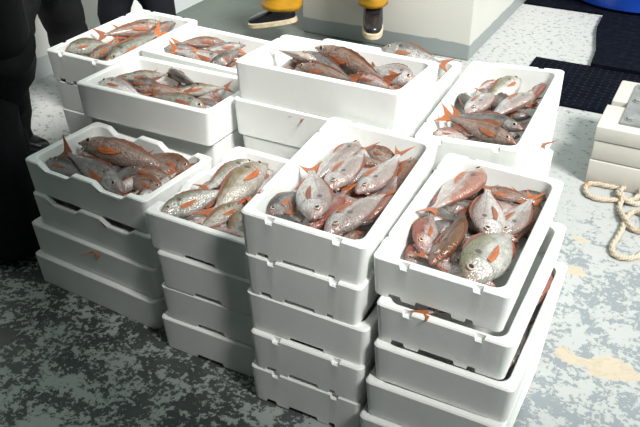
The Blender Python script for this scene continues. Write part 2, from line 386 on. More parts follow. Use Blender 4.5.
BOXES = [
 # rim corner x, y, z, yaw deg, tilt x, tilt y, a, b, h, style, label
 (-.661,1.594,.654, .8,.034,.031,.370,.605,.131,'notch','notched white foam box of bream on top at front right'),
 (-.636,1.571,.523, .0,.020,.018,.372,.610,.131,'notch','second foam box from the top of the front right stack'),
 (-.632,1.556,.392, .0,.010,.010,.395,.620,.130,'plain','third foam box from the top of front right stack, jutting out right'),
 (-.646,1.542,.262, .0,.0,.0,.400,.600,.131,'mid','fourth foam box from the top of the front right stack'),
 (-.655,1.530,.131, .0,.0,.0,.400,.600,.131,'mid','bottom foam box of the front right stack'),
 (-1.036,1.549,.709,3.0,.018,.055,.372,.632,.142,'notch','notched white foam box of bream on top in the middle front'),
 (-1.035,1.556,.567,1.0,.014,.030,.362,.610,.142,'notch','second foam box from the top of the middle front stack'),
 (-1.041,1.564,.425, .0,.008,.014,.388,.610,.142,'mid','scuffed third foam box from top of middle front stack, corner open'),
 (-1.030,1.556,.284, .0,.004,.006,.370,.610,.142,'notch','fourth foam box from the top of the middle front stack'),
 (-1.038,1.560,.142, .0,.0,.0,.376,.610,.142,'notch','bottom foam box of the middle front stack'),
 (-1.451,1.639,.541,-1.2,-.024,.007,.392,.530,.135,'scoop','foam box of golden bream on the stack left of the middle one'),
 (-1.412,1.626,.406, .0,-.010,.0,.358,.540,.136,'mid','second foam box from the top, stack left of the middle one'),
 (-1.417,1.632,.270, .0,.0,.0,.360,.540,.135,'mid','third foam box from the top, stack left of the middle one'),
 (-1.432,1.630,.135, .0,.0,.0,.365,.540,.135,'mid','bottom foam box of the stack left of the middle one'),
 (-2.060,1.749,.521,-4.7,.004,-.006,.566,.356,.130,'scoop','foam box with scooped rim and dark bream, far left'),
 (-2.049,1.743,.391,-4.7,.0,.0,.566,.356,.131,'scoop','second foam box with scooped rim in the far left stack'),
 (-2.079,1.733,.260,-4.0,.0,.0,.590,.360,.130,'plain','third foam box from the top of the far left stack'),
 (-2.081,1.720,.130,-4.0,.0,.0,.590,.360,.130,'plain','bottom foam box of the far left stack'),
 (-2.096,2.089,.672,-.4,-.029,-.007,.603,.353,.135,'plain','plain foam box of greenish bream behind the scooped-rim box'),
 (-2.090,2.125,.530, .0,-.02,.0,.585,.335,.132,'plain','second foam box of the stack behind the scooped-rim box'),
 (-2.090,2.125,.398, .0,.0,.0,.585,.335,.132,'plain','third foam box of the stack behind the scooped-rim box'),
 (-2.090,2.125,.266, .0,.0,.0,.585,.335,.133,'plain','fourth foam box of the stack behind the scooped-rim box'),
 (-2.090,2.125,.133, .0,.0,.0,.585,.335,.133,'plain','bottom foam box of the stack behind the scooped-rim box'),
 (-1.465,2.215,.828,-.8,-.040,-.005,.627,.351,.138,'plain','highest foam box, holding long brown fish, at centre'),
 (-1.474,2.205,.690, .0,-.020,.0,.630,.352,.140,'plain','second foam box of the tallest stack, red tail above it'),
 (-1.452,2.215,.550, .0,-.005,.0,.600,.345,.137,'plain','third foam box from the top of the tallest stack'),
 (-1.452,2.215,.413, .0,.0,.0,.600,.345,.138,'plain','fourth foam box from the top of the tallest stack'),
 (-1.452,2.215,.275, .0,.0,.0,.600,.345,.138,'plain','fifth foam box from the top of the tallest stack'),
 (-1.452,2.215,.137, .0,.0,.0,.600,.345,.137,'plain','bottom foam box of the tallest stack'),
 (-.793,2.218,.692,1.4,.044,-.070,.350,.647,.138,'notch','bright foam box of bream by the black mat'),
 (-.797,2.215,.554,1.0,.030,-.050,.350,.640,.138,'plain','second foam box of the bright stack by the black mat'),
 (-.790,2.215,.416, .0,.018,-.030,.345,.625,.138,'plain','third foam box of the bright stack by the black mat'),
 (-.785,2.215,.278, .0,.008,-.012,.345,.620,.139,'plain','fourth foam box of the bright stack by the black mat'),
 (-.785,2.215,.139, .0,.0,.0,.345,.620,.139,'plain','bottom foam box of the bright stack by the black mat'),
 (-1.456,2.575,.690, .0,.0,.0,.600,.330,.138,'plain','foam box mostly hidden behind the tallest stack'),
 (-1.450,2.575,.552, .0,.0,.0,.600,.330,.138,'plain','second foam box behind the tallest stack'),
 (-1.450,2.575,.414, .0,.0,.0,.600,.330,.138,'plain','third foam box behind the tallest stack'),
 (-1.450,2.575,.276, .0,.0,.0,.600,.330,.138,'plain','fourth foam box behind the tallest stack'),
 (-1.450,2.575,.138, .0,.0,.0,.600,.330,.138,'plain','bottom foam box behind the tallest stack'),
 (-2.456,2.315,.662,-2.1,.008,-.002,.344,.598,.134,'notch','foam box of bream at the rear left by the standing people'),
 (-2.445,2.325,.528,-1.0,.0,.0,.335,.590,.132,'plain','second foam box of the rear left stack'),
 (-2.440,2.330,.396,-1.0,.0,.0,.330,.590,.132,'plain','third foam box of the rear left stack'),
 (-2.440,2.330,.264,-1.0,.0,.0,.330,.590,.132,'plain','fourth foam box of the rear left stack'),
 (-2.440,2.330,.132,-1.0,.0,.0,.330,.590,.132,'plain','bottom foam box of the rear left stack'),
 (-2.098,2.475,.674,-2.9,.0,.0,.600,.350,.135,'plain','foam box at the rear between the left and tallest stacks'),
 (-2.085,2.480,.539, .0,.0,.0,.600,.350,.135,'plain','second foam box of the rear stack left of the tallest'),
 (-2.085,2.480,.404, .0,.0,.0,.600,.350,.135,'plain','third foam box of the rear stack left of the tallest'),
 (-2.085,2.480,.269, .0,.0,.0,.600,.350,.135,'plain','fourth foam box of the rear stack left of the tallest'),
 (-2.085,2.480,.134, .0,.0,.0,.600,.350,.134,'plain','bottom foam box of the rear stack left of the tallest'),
]
for i, (x, y, z, yaw, tx, ty, a, b, h, st, lab) in enumerate(BOXES):
    o = finish(foam_box(a, b, h, st, i), 'foam_fish_box', FOAM, ang=0.5)
    o.matrix_world = Matrix.Translation((x, y, z)) @ Matrix.Rotation(math.radians(yaw), 4, 'Z') @ Matrix.Rotation(ty, 4, 'Y') @ Matrix.Rotation(tx, 4, 'X')
    tag(o, lab, 'fish box', 'white foam fish boxes stacked on the deck')

# ------------------------------------------------------------------ fish
XS  = [0, .012, .03, .06, .10, .15, .20, .245, .268, .278, .32, .38, .45, .52, .60, .68, .76, .83, .89, .94, .98, 1.0]
PX  = [0, .03, .08, .15, .23, .32, .42, .52, .62, .72, .82, .90, .96, 1.0]
PT  = [.008, .050, .100, .150, .188, .208, .212, .198, .172, .136, .094, .060, .046, .048]
PB  = [.012, .040, .078, .118, .155, .182, .194, .188, .162, .122, .078, .049, .040, .044]
PW  = [.010, .034, .054, .072, .084, .090, .090, .086, .076, .060, .040, .026, .018, .010]
def interp(x, ys):
    for i in range(len(PX)-1):
        if x <= PX[i+1] + 1e-9:
            u = (x - PX[i])/(PX[i+1]-PX[i]); u = u*0.6 + 0.4*u*u*(3-2*u)
            return ys[i] + (ys[i+1]-ys[i])*u
    return ys[-1]
KINDS = {'bream': (1.0, 1.0, 1.0), 'mid': (0.80, 0.78, 1.0), 'long': (0.46, 0.44, 0.95), 'slim': (0.60, 0.58, 1.0)}
def bend_y(x, bend): return bend*(x-0.3)**2*(1 if x > 0.3 else 0.3)
def fish_meshes(kind, bend):
    kt, kb, kw = KINDS[kind]; D = {}
    def W(x):
        w = interp(x, PW)*kw
        if .2 <= x <= .27: w *= 1.05 + 0.05*(x-.2)/.07
        return w
    def T(x): return interp(x, PT)*kt
    def B_(x): return interp(x, PB)*kb
    bm = bmesh.new(); n = 16; rings = []
    for x in XS:
        t, b, w = T(x), B_(x), W(x); r = []
        for k in range(n):
            th = 2*PI*k/n; c, s = math.cos(th), math.sin(th)
            yy = w*math.copysign(abs(c)**0.85, c); zz = (t if s > 0 else b)*s
            zz += 0.012*(1 - min(1, x/0.2))*-1
            r.append(Vector((x, yy + bend_y(x, bend), zz)))
        rings.append(r)
    add_loft(bm, rings)
    D['body'] = finish(bm, 'body', FISH_M, ang=0.9, mesh_only=True)
    def blade(name, pts, mat, thick=0.005, curve=None):
        """pts: list of strips, each a list of (x, z); a thin double-sided sheet"""
        bm = bmesh.new(); cols = []
        for strip in pts:
            cols.append([(bm.verts.new((x, (curve(x, z) if curve else 0) + thick*q, z)),
                          bm.verts.new((x, (curve(x, z) if curve else 0) - thick*q, z))) for (x, z, q) in strip])
        for A, C in zip(cols, cols[1:]):
            for i in range(len(A)-1):
                bm.faces.new((A[i][0], A[i+1][0], C[i+1][0], C[i][0])); bm.faces.new((A[i][1], C[i][1], C[i+1][1], A[i+1][1]))
        m = len(cols[0])-1
        for A, C in zip(cols, cols[1:]):
            bm.faces.new((A[0][0], C[0][0], C[0][1], A[0][1])); bm.faces.new((A[m][0], A[m][1], C[m][1], C[m][0]))
        for A in (cols[0], cols[-1]):
            for i in range(m): bm.faces.new((A[i][0], A[i+1][0], A[i+1][1], A[i][1]))
        return finish(bm, name, mat, ang=1.2, mesh_only=True)
    # forked tail, strips from the upper to the lower lobe
    strips = []
    for k in range(9):
        u = k/8*2-1                                   # -1..1
        z1 = 0.040*u; z2 = 0.150*u; x2 = 1.0 + 0.07 + 0.13*abs(u)**1.4
        strips.append([(0.97, z1, 1.0), (1.0 + (x2-1)*0.5, z1 + (z2-z1)*0.55, 0.7), (x2, z2, 0.25)])
    D['tail_fin'] = blade('tail_fin', strips, FIN_O, 0.007, lambda x, z: bend_y(x, bend) + 0.16*bend*(x-1) + 0.012*math.sin(z*22)*(x-0.97)*4)
    strips = []
    for k in range(13):
        u = k/12; x = .27 + .58*u; hh = 0.034*math.sin(PI*min(1, 0.14+u*0.9))*(0.75 + 0.25*(k % 2))*(0.8 if kind == 'bream' else 0.7)
        strips.append([(x, T(x)-0.015, 1.0), (x+0.03, T(x)+hh, 0.3)])
    D['dorsal_fin'] = blade('dorsal_fin', strips, FIN_B, 0.006, lambda x, z: bend_y(x, bend))
    strips = []
    for k in range(6):
        u = k/5; x = .62 + .22*u
        strips.append([(x, -B_(x)+0.015, 1.0), (x+0.03, -B_(x)-0.028*math.sin(PI*(0.2+0.7*u)), 0.3)])
    D['anal_fin'] = blade('anal_fin', strips, FIN_R, 0.006, lambda x, z: bend_y(x, bend))
    strips = []
    for k in range(4):
        u = k/3; x = .36 + .05*u
        strips.append([(x, -B_(x)+0.012, 1.0), (x+0.09+0.05*(1-u), -B_(x)-0.020+0.01*u, 0.3)])
    D['pelvic_fin'] = blade('pelvic_fin', strips, FIN_O, 0.006, lambda x, z: bend_y(x, bend)+0.02)
    for sd in (1, -1):
        bm = bmesh.new(); top = []; bot = []
        L = 0.25; x0, z0 = .285, -0.035*kb
        ringsv = []
        for k in range(8):
            u = k/7; wd = 0.027*math.sin(PI*min(1, 0.22+0.78*u))**0.8 + 0.002
            x = x0 + L*u; zc = z0 - 0.02*u + 0.05*u*u
            row = []
            for q in (-1, 0, 1):
                zz = zc + wd*q
                base = W(x)*math.sqrt(max(0.05, 1 - (zz/(T(x) if zz > 0 else B_(x)))**2))
                yy = sd*(base + 0.004 + 0.012*u*(1-u)*2) + bend_y(x, bend)
                row.append((Vector((x, yy, zz)), Vector((x, yy + sd*0.007, zz))))
            ringsv.append([row[0][0], row[1][0], row[2][0], row[2][1], row[1][1], row[0][1]])
        add_loft(bm, ringsv)
        D['pectoral_fin%d' % sd] = finish(bm, 'pectoral_fin', FIN_O, ang=1.0, mesh_only=True)
    D['W'], D['T'] = W, T
    return D
bm = bmesh.new(); add_sphere(bm, (0, 0, 0), (1, .55, 1), 14, 9); EYE_ME = finish(bm, 'eye', EYE_M, mesh_only=True)
bm = bmesh.new(); add_sphere(bm, (0, 0, 0), (1, .9, .62), 10, 6)
for v in bm.verts:
    if v.co.x > 0: v.co.z *= 1 + v.co.x*0.5
MOUTH_ME = finish(bm, 'mouth', MOUTH_M, mesh_only=True)
FM = {}
for k in KINDS:
    for bi, bd in enumerate((0.0, 0.12, -0.12, 0.22)): FM[(k, bi)] = fish_meshes(k, bd) | {'bend': bd}
PAL = {'silver': (.33, .27, .25, .16), 'white': (.50, .42, .38, .08), 'pink': (.34, .16, .12, .26), 'red': (.27, .075, .05, .42), 'brown': (.175, .070, .024, .74), 'dark': (.042, .032, .025, .70),
       'olive': (.115, .118, .050, .58), 'sage': (.21, .205, .13, .27), 'gold': (.22, .160, .060, .45), 'grey': (.11, .11, .10, .55)}
rng = random.Random(5)
def make_fish(head, tail, roll, kind, pal, label, group=None, detail=True):
    H, T = Vector(head), Vector(tail); X = T - H; SL = X.length; X.normalize()
    up = (Vector((0, 0, 1)) - X*X.z).normalized(); side = X.cross(up)
    a = math.radians(roll); Z = up*math.cos(a) + side*math.sin(a); Y = Z.cross(X)
    M = Matrix((( X.x, Y.x, Z.x, H.x), (X.y, Y.y, Z.y, H.y), (X.z, Y.z, Z.z, H.z), (0, 0, 0, 1)))
    ms = FM[(kind, rng.randrange(4))]; bd = ms['bend']
    root = bpy.data.objects.new('sea_bream' if kind == 'bream' else 'slender_fish', None); COL.objects.link(root)
    root.matrix_world = M @ Matrix.Diagonal((SL, SL, SL, 1)); root.empty_display_size = 0.1
    tag(root, label, 'fish', group)
    c = PAL[pal]; j = rng.uniform(0.88, 1.12)
    parts = ['body', 'tail_fin', 'dorsal_fin', 'anal_fin'] + (['pelvic_fin', 'pectoral_fin1', 'pectoral_fin-1'] if detail else [])
    for pn in parts:
        o = link(pn.rstrip('-1'), ms[pn], root)
        if pn == 'body': o.color = (c[0]*j, c[1]*j, c[2]*j, c[3])
    if detail:
        ex = .125; r = .040 if kind == 'bream' else .030
        for sd in (1, -1):
            e = link('eye', EYE_ME, root); e.scale = (r, r, r)
            e.location = (ex, sd*(ms['W'](ex)*0.86) + bend_y(ex, bd), ms['T'](ex)*0.36)
        m = link('mouth', MOUTH_ME, root); m.scale = (.020, .022, .022); m.location = (.006, bend_y(0, bd), -.014)
    return root
FISH = [
    ('R',(-0.549,2.171,0.658),(-0.592,1.882,0.642),-72,'bream','pink','pink-backed bream across the top left of the front right box'),
    ('R',(-0.415,1.835,0.635),(-0.496,2.075,0.645),-76,'bream','silver','large-eyed silver bream facing the viewer in the middle of front right box'),
    ('R',(-0.580,1.739,0.612),(-0.608,1.925,0.619),-63,'bream','red','reddish bream with its face in the left corner of front right box'),
    ('R',(-0.525,1.686,0.613),(-0.518,1.945,0.617),50,'bream','brown','brown bream lying slanted left of centre in front right box'),
    ('R',(-0.465,1.700,0.602),(-0.448,1.907,0.608),-72,'bream','silver','silver bream head with wide eye at the front rim of front right box'),
    ('R',(-0.415,1.629,0.628),(-0.371,1.936,0.637),-68,'bream','sage','large olive-backed bream at the front right corner of front right box'),
    ('R',(-0.409,1.899,0.612),(-0.371,2.107,0.618),81,'bream','silver','pale silver bream under the large olive one, front right box'),
    ('R',(-0.525,2.090,0.632),(-0.358,2.101,0.627),-36,'slim','brown','slim bream with red tail against the far right wall, front right box'),
    ('R',(-0.337,2.163,0.609),(-0.429,2.158,0.611),54,'bream','dark','dark bream head in the far right corner of front right box'),
    ('R',(-0.599,1.698,0.581),(-0.581,1.843,0.585),-63,'bream','red','reddish bream half buried at the left front corner of front right box'),
    ('R',(-0.370,2.147,0.594),(-0.368,1.923,0.586),-63,'bream','brown','brown bream half buried along the right wall of front right box'),
    ('C',(-0.931,2.100,0.692),(-0.977,1.871,0.681),-76,'bream','silver','silver bream along the far left wall of the middle front box'),
    ('C',(-0.896,1.802,0.680),(-0.899,2.060,0.689),72,'bream','silver','bream with orange tail raised at the far side of middle front box'),
    ('C',(-0.848,1.629,0.692),(-0.973,1.852,0.698),81,'bream','silver','plump silver bream facing the viewer on top of middle front box'),
    ('C',(-0.988,1.630,0.663),(-0.978,1.803,0.660),-68,'bream','dark','dark bream head in the left front corner of middle front box'),
    ('C',(-0.817,1.840,0.671),(-0.787,2.084,0.673),76,'bream','silver','pale round bream right of centre in middle front box'),
    ('C',(-0.793,1.592,0.681),(-0.755,1.874,0.683),72,'bream','silver','long silver bream with open red mouth at right front of middle box'),
    ('C',(-0.876,1.617,0.646),(-0.857,1.850,0.649),72,'bream','red','pink-red bream buried under the plump one, middle front box'),
    ('C',(-0.914,2.118,0.666),(-0.782,2.082,0.658),-54,'bream','brown','small-faced bream with curled red tail at the far wall of middle box'),
    ('C',(-0.767,2.149,0.648),(-0.745,1.952,0.644),-63,'bream','brown','brown bream in the far right corner of middle front box'),
    ('C',(-0.887,1.754,0.634),(-0.813,1.841,0.631),-54,'bream','red','red bream buried in the centre of middle front box'),
    ('B',(-1.418,1.673,0.518),(-1.325,1.899,0.504),-50,'mid','sage','silver-olive bream with head in the left corner of box left of the middle one'),
    ('B',(-1.351,2.136,0.498),(-1.383,1.881,0.504),50,'mid','sage','grey bream along the far left wall of box left of the middle one'),
    ('B',(-1.296,2.126,0.508),(-1.282,1.790,0.516),63,'mid','gold','golden-backed bream slanting across box left of the middle one'),
    ('B',(-1.279,2.135,0.483),(-1.254,1.935,0.487),63,'mid','silver','grey-faced bream at the far right of box left of the middle one'),
    ('B',(-1.239,1.879,0.493),(-1.280,1.699,0.493),50,'mid','gold','golden bream with orange fin near the front of box left of middle'),
    ('B',(-1.223,1.880,0.478),(-1.175,1.698,0.482),54,'mid','gold','short golden bream at the right front of box left of the middle one'),
    ('B',(-1.280,1.763,0.471),(-1.371,1.713,0.473),54,'mid','silver','silver bream buried by the front wall of box left of the middle one'),
    ('A',(-1.983,1.954,0.511),(-1.594,1.958,0.495),-45,'slim','brown','largest brown bream lying lengthwise in the far left scooped-rim box'),
    ('A',(-1.619,1.750,0.504),(-1.946,1.872,0.501),40,'slim','grey','grey bream with raised red tail in the scooped-rim box'),
    ('A',(-2.024,1.821,0.487),(-1.844,1.809,0.478),-54,'bream','dark','dark bream at the left end of the scooped-rim box'),
    ('A',(-1.534,1.845,0.485),(-1.703,1.861,0.479),54,'bream','brown','bream with pale snout at the right front of the scooped-rim box'),
    ('A',(-1.742,1.926,0.474),(-1.543,1.931,0.475),-45,'slim','brown','brown bream under the largest one in the scooped-rim box'),
    ('A',(-1.527,2.002,0.486),(-1.722,2.016,0.479),54,'bream','brown','bream with head against the right wall of the scooped-rim box'),
    ('A',(-2.002,1.966,0.468),(-1.835,1.879,0.468),-63,'bream','silver','silver bream half buried near the left of the scooped-rim box'),
    ('D',(-2.054,2.174,0.650),(-1.862,2.169,0.641),-63,'bream','silver','round silver bream at the left end of the box behind the scooped-rim one'),
    ('D',(-2.013,2.245,0.643),(-1.883,2.377,0.640),-36,'slim','olive','bream with orange stripe at the far wall of the box behind the scooped-rim one'),
    ('D',(-1.904,2.410,0.644),(-1.715,2.322,0.638),45,'slim','dark','dark bream nose-up at the centre of the box behind the scooped-rim one'),
    ('D',(-2.021,2.288,0.622),(-1.815,2.281,0.623),-36,'slim','dark','dark bream left of centre in the box behind the scooped-rim one'),
    ('D',(-1.906,2.201,0.640),(-1.709,2.252,0.640),-36,'slim','brown','dark-faced bream in the middle of the box behind the scooped-rim one'),
    ('D',(-1.540,2.147,0.654),(-1.792,2.168,0.652),45,'slim','olive','yellow-green bream along the front rim of the box behind the scooped-rim one'),
    ('D',(-1.742,2.232,0.645),(-1.615,2.372,0.637),-45,'slim','olive','grey-green bream at the right of the box behind the scooped-rim one'),
    ('D',(-1.671,2.252,0.625),(-1.545,2.235,0.626),-45,'slim','dark','dark bream in the right front corner of the box behind the scooped-rim one'),
    ('E',(-1.229,2.388,0.810),(-1.400,2.415,0.809),-63,'bream','white','white-bellied bream with orange fin at the left end of the tallest box'),
    ('E',(-1.333,2.461,0.799),(-1.071,2.323,0.796),-22,'long','dark','dark bream between two brown ones in the tallest box'),
    ('E',(-1.285,2.497,0.816),(-0.933,2.336,0.806),-18,'long','brown','long brown fish lying on top in the tallest box'),
    ('E',(-1.282,2.337,0.802),(-1.040,2.295,0.805),-22,'long','brown','brown fish along the front rim of the tallest box'),
    ('E',(-1.067,2.344,0.805),(-0.899,2.294,0.803),-36,'slim','red','small reddish fish at the right front of the tallest box'),
    ('E',(-0.871,2.404,0.793),(-1.064,2.491,0.784),54,'bream','silver','silver bream at the right end of the tallest box'),
    ('E',(-1.367,2.439,0.770),(-1.209,2.408,0.772),-45,'slim','brown','brown fish half buried at the left of the tallest box'),
    ('F',(-0.690,2.461,0.691),(-0.675,2.702,0.692),72,'bream','silver','gold-tinged bream with wide round eye in the box by the black mat'),
    ('F',(-0.528,2.688,0.712),(-0.622,2.467,0.695),-72,'bream','silver','broad silver bream along the right wall of the box by the black mat'),
    ('F',(-0.610,2.825,0.698),(-0.663,2.628,0.685),63,'bream','sage','pink-green bream behind the broad silver one in box by the black mat'),
    ('F',(-0.523,2.817,0.698),(-0.539,2.660,0.690),-54,'bream','red','white and red bream in the far right corner of box by the black mat'),
    ('F',(-0.481,2.393,0.710),(-0.721,2.433,0.695),36,'slim','dark','upper of two slim dark fish with orange tails in box by the black mat'),
    ('F',(-0.478,2.302,0.700),(-0.717,2.384,0.695),40,'slim','brown','lower of two slim fish with orange tails along front rim, box by the black mat'),
    ('F',(-0.763,2.327,0.664),(-0.645,2.338,0.668),-54,'bream','pink','pinkish bream head in the left front corner of box by the black mat'),
    ('F',(-0.765,2.659,0.669),(-0.663,2.471,0.663),54,'bream','dark','grey bream against the left wall of the box by the black mat'),
    ('F',(-0.619,2.465,0.666),(-0.742,2.508,0.659),54,'bream','silver','silver bream buried under the slim fish in box by the black mat'),
    ('G',(-1.186,2.873,0.702),(-0.934,2.857,0.694),-40,'mid','grey','silver bream lying over the rim behind the tallest box'),
    ('G',(-1.072,2.856,0.660),(-0.918,2.803,0.650),-54,'bream','pink','pink bream face seen in the gap right of the tallest box'),
    ('G',(-1.011,2.798,0.640),(-0.907,2.770,0.630),-54,'bream','silver','silver bream deep in the gap right of the tallest box'),
    ('H',(-2.423,2.393,0.638),(-2.309,2.540,0.644),-45,'bream','olive','yellow-green bream at the left end of the leftmost rear box'),
    ('H',(-2.248,2.338,0.643),(-2.273,2.550,0.644),-45,'slim','brown','short brown bream by the front rim of the leftmost rear box'),
    ('H',(-2.160,2.334,0.643),(-2.177,2.678,0.646),-36,'slim','olive','long olive bream down the middle of the leftmost rear box'),
    ('H',(-2.225,2.804,0.649),(-2.373,2.579,0.649),36,'slim','brown','bream with spread red tail on top of the leftmost rear box'),
    ('H',(-2.288,2.874,0.637),(-2.383,2.692,0.635),36,'slim','olive','olive bream along the far wall of the leftmost rear box'),
    ('H',(-2.205,2.874,0.647),(-2.226,2.663,0.635),40,'slim','dark','dark bream at the right end of the leftmost rear box'),
    ('I',(-2.061,2.599,0.643),(-1.887,2.625,0.638),-54,'mid','grey','grey bream head at the left end of the box behind orange-striped fish'),
    ('I',(-1.862,2.765,0.648),(-2.021,2.640,0.653),36,'slim','brown','bream with tail by the far wall of rear box left of the tallest stack'),
    ('I',(-1.711,2.546,0.653),(-1.974,2.574,0.648),40,'slim','silver','silver bream with pink tail at the front of rear box left of tallest stack'),
    ('I',(-1.767,2.763,0.651),(-1.876,2.573,0.651),45,'slim','grey','grey bream in the middle of rear box left of the tallest stack'),
    ('I',(-1.756,2.476,0.651),(-1.753,2.719,0.651),-36,'slim','dark','dark bream at the right end of rear box left of the tallest stack'),
    ('R3',(-0.280,2.135,0.370),(-0.291,1.906,0.362),-45,'slim','red','reddish fish seen in the slit at the right of the front right stack'),
    ('R3',(-0.281,1.657,0.362),(-0.289,1.885,0.362),45,'slim','dark','dark fish deep in the slit at the right of the front right stack'),
    ('C3',(-0.682,1.608,0.405),(-0.769,1.689,0.405),54,'bream','dark','grey bream showing in the open corner between the two front stacks'),
    ('R2',(-0.430,1.806,0.468),(-0.501,1.603,0.518),90,'bream','red','bream whose orange tail tip pokes out under the front right box'),
    ('A3',(-1.748,1.977,0.216),(-1.755,1.730,0.253),90,'bream','red','bream whose red tail pokes out of the far left stack'),
    ('E2',(-1.120,2.433,0.657),(-1.198,2.231,0.685),90,'bream','red','bream whose red tail shows in the joint under the tallest box'),
    ('F2',(-0.628,2.714,0.504),(-0.445,2.603,0.554),-72,'bream','red','bream whose orange tail sticks out at right of stack by the black mat'),
    ('D',(-2.065,2.245,0.618),(-1.966,2.377,0.614),-54,'mid','brown','brown bream by the far left wall of the box behind the scooped-rim one'),
    ('D',(-1.620,2.310,0.619),(-1.825,2.360,0.616),54,'mid','grey','grey bream under the others at the right, box behind the scooped-rim one'),
    ('F',(-0.709,2.710,0.671),(-0.569,2.581,0.674),-63,'bream','dark','dark bream buried at the centre of the box by the black mat'),
    ('F',(-0.680,2.812,0.677),(-0.740,2.738,0.670),63,'bream','pink','pinkish bream against the far wall of the box by the black mat'),
    ('B',(-1.413,1.845,0.485),(-1.356,2.020,0.481),-54,'mid','silver','silver bream against the left wall of box left of the middle one'),
    ('B',(-1.305,1.893,0.484),(-1.270,2.053,0.480),-54,'mid','sage','olive bream under the golden-backed one, box left of the middle one'),
    ('A',(-1.918,2.012,0.473),(-1.745,2.028,0.474),-54,'mid','silver','silver bream behind the largest one in the scooped-rim box'),
    ('C',(-0.755,1.766,0.637),(-0.751,1.994,0.640),63,'bream','pink','pinkish bream by the right wall of middle front box'),
    ('C',(-0.989,1.748,0.650),(-0.974,1.898,0.651),63,'bream','silver','silver bream beneath the plump one by the left wall of middle box'),
    ('R',(-0.515,1.888,0.600),(-0.439,2.024,0.602),-63,'bream','red','red bream under the middle one in front right box'),
    ('H',(-2.223,2.516,0.624),(-2.210,2.765,0.626),-45,'mid','dark','dark bream between the long olive one and the right wall, leftmost rear box'),
    ('I',(-1.898,2.592,0.638),(-1.724,2.656,0.638),-45,'mid','brown','brown bream at the front centre of rear box left of the tallest stack'),
]
for (bx, hd, tl, roll, kind, pal, lab) in FISH:
    make_fish(hd, tl, roll, kind, pal, lab, 'fish in the foam boxes')
# fish lying underneath, showing only in the gaps
TOPS = [('front right', 0), ('middle front', 5), ('golden-bream', 10), ('scooped-rim', 14), ('greenish-bream', 18), ('highest', 23), ('bright', 29), ('rear left', 39), ('rear centre-left', 44)]
ORD = ['first', 'second', 'third', 'fourth', 'fifth', 'sixth', 'seventh', 'eighth']
for nm, bi in TOPS:
    x, y, z, yaw, tx, ty, a, b, h, st, lab = BOXES[bi]
    M = Matrix.Translation((x, y, z)) @ Matrix.Rotation(math.radians(yaw), 4, 'Z') @ Matrix.Rotation(ty, 4, 'Y') @ Matrix.Rotation(tx, 4, 'X')
    nlong = 8
    for k in range(nlong):
        u = 0.12 + 0.76*(k + 0.5)/nlong
        ln, cr = max(a, b), min(a, b); flip = k % 2
        c0, c1 = 0.055, cr - 0.055
        p0 = Vector((u*ln + rng.uniform(-.015, .015), c0 if flip else c1, -h + 0.072)); p1 = Vector((u*ln + rng.uniform(-.03, .03), c0 + .21 if flip else c1 - .21, -h + 0.070))
        if b > a: p0 = Vector((p0.y, p0.x, p0.z)); p1 = Vector((p1.y, p1.x, p1.z))
        make_fish(M @ p0, M @ p1, rng.choice((80, -80, 100, -100)), 'bream' if rng.random() < .5 else 'slim', rng.choice(('brown', 'dark', 'red', 'pink')),
                  'half-hidden fish under the top layer of the %s box, %s from its %s' % (nm, ORD[k], 'left end' if a > b else 'front'), 'buried fish of the %s box' % nm, detail=False)

# ------------------------------------------------------------------ mats, tub, block with plate, rope
def mat_rubber_mat():
    m, nt, b = new_mat('black_mat', 0.9, 0.03); g = G(nt); co = g.coord()
    v = g.map(co, (1, 1, 0)); d = g.voro(v, 60)
    n = g.noise(co, 25, 4)
    nt.links.new(g.mix(g.ramp(n, 0.4, 0.75), (0.003, 0.004, 0.008, 1), (0.007, 0.0085, 0.015, 1)), b.inputs['Base Color'])
    nt.links.new(g.bump(n, 0.002), b.inputs['Normal']); return m
MATM = mat_rubber_mat(); STUD = mat_plain('mat_stud', (0.011, 0.013, 0.020), 0.8, 0.05)
bm = bmesh.new(); add_box(bm, (-.975, 4.235, 0), (.55, 4.885, .012), .003)
m1 = tag(finish(bm, 'rubber_mat', MATM), 'black studded rubber mat running behind the bright stack', 'mat')
bm = bmesh.new()
for i in range(36):
    for j in range(14):
        cx, cy = -.945 + i*.0415, 4.265 + j*.0445
        if cx > .52: continue
        add_box(bm, (cx-.006, cy-.009, .0115), (cx+.006, cy+.009, .0145))
st = finish(bm, 'studs', STUD, m1, smooth=False); st['kind'] = 'stuff'
bm = bmesh.new()
pts = [(-.64, 4.865), (.95, 4.855), (.95, 5.85), (-.75, 5.88), (-.735, 5.55), (-.66, 5.15)]
lo = [bm.verts.new((x, y, .001)) for x, y in pts]; hi = [bm.verts.new((x, y, .035)) for x, y in pts]
bm.faces.new(lo[::-1]); bm.faces.new(hi)
for i in range(len(pts)): bm.faces.new((lo[i], lo[(i+1) % 6], hi[(i+1) % 6], hi[i]))
tag(finish(bm, 'rubber_mat', MATM, smooth=False), 'thick dark navy mat between the studded mat and the blue tub', 'mat')
bm = bmesh.new(); add_box(bm, (-1.33, 5.92, 0), (.95, 7.6, .014), .003)
tag(finish(bm, 'rubber_mat', MATM), 'dark mat under the blue tub', 'mat')
BLUE = mat_plain('blue_plastic', (0.008, 0.06, 0.42), 0.35, 0.5, 0.2, 6)
bm = bmesh.new(); prof = [(.02, .0), (.47, .0), (.50, .02), (.53, .30), (.545, .34), (.575, .345), (.58, .37), (.565, .385), (.54, .38), (.52, .34), (.47, .05), (.02, .04)]
rings = [[Vector((-.62 + r*math.cos(2*PI*k/48), 6.47 + r*math.sin(2*PI*k/48), .016 + z)) for k in range(48)] for r, z in prof]
add_loft(bm, rings)
tub = finish(bm, 'plastic_tub', BLUE)
tag(tub, 'round blue plastic tub at the far right', 'tub')

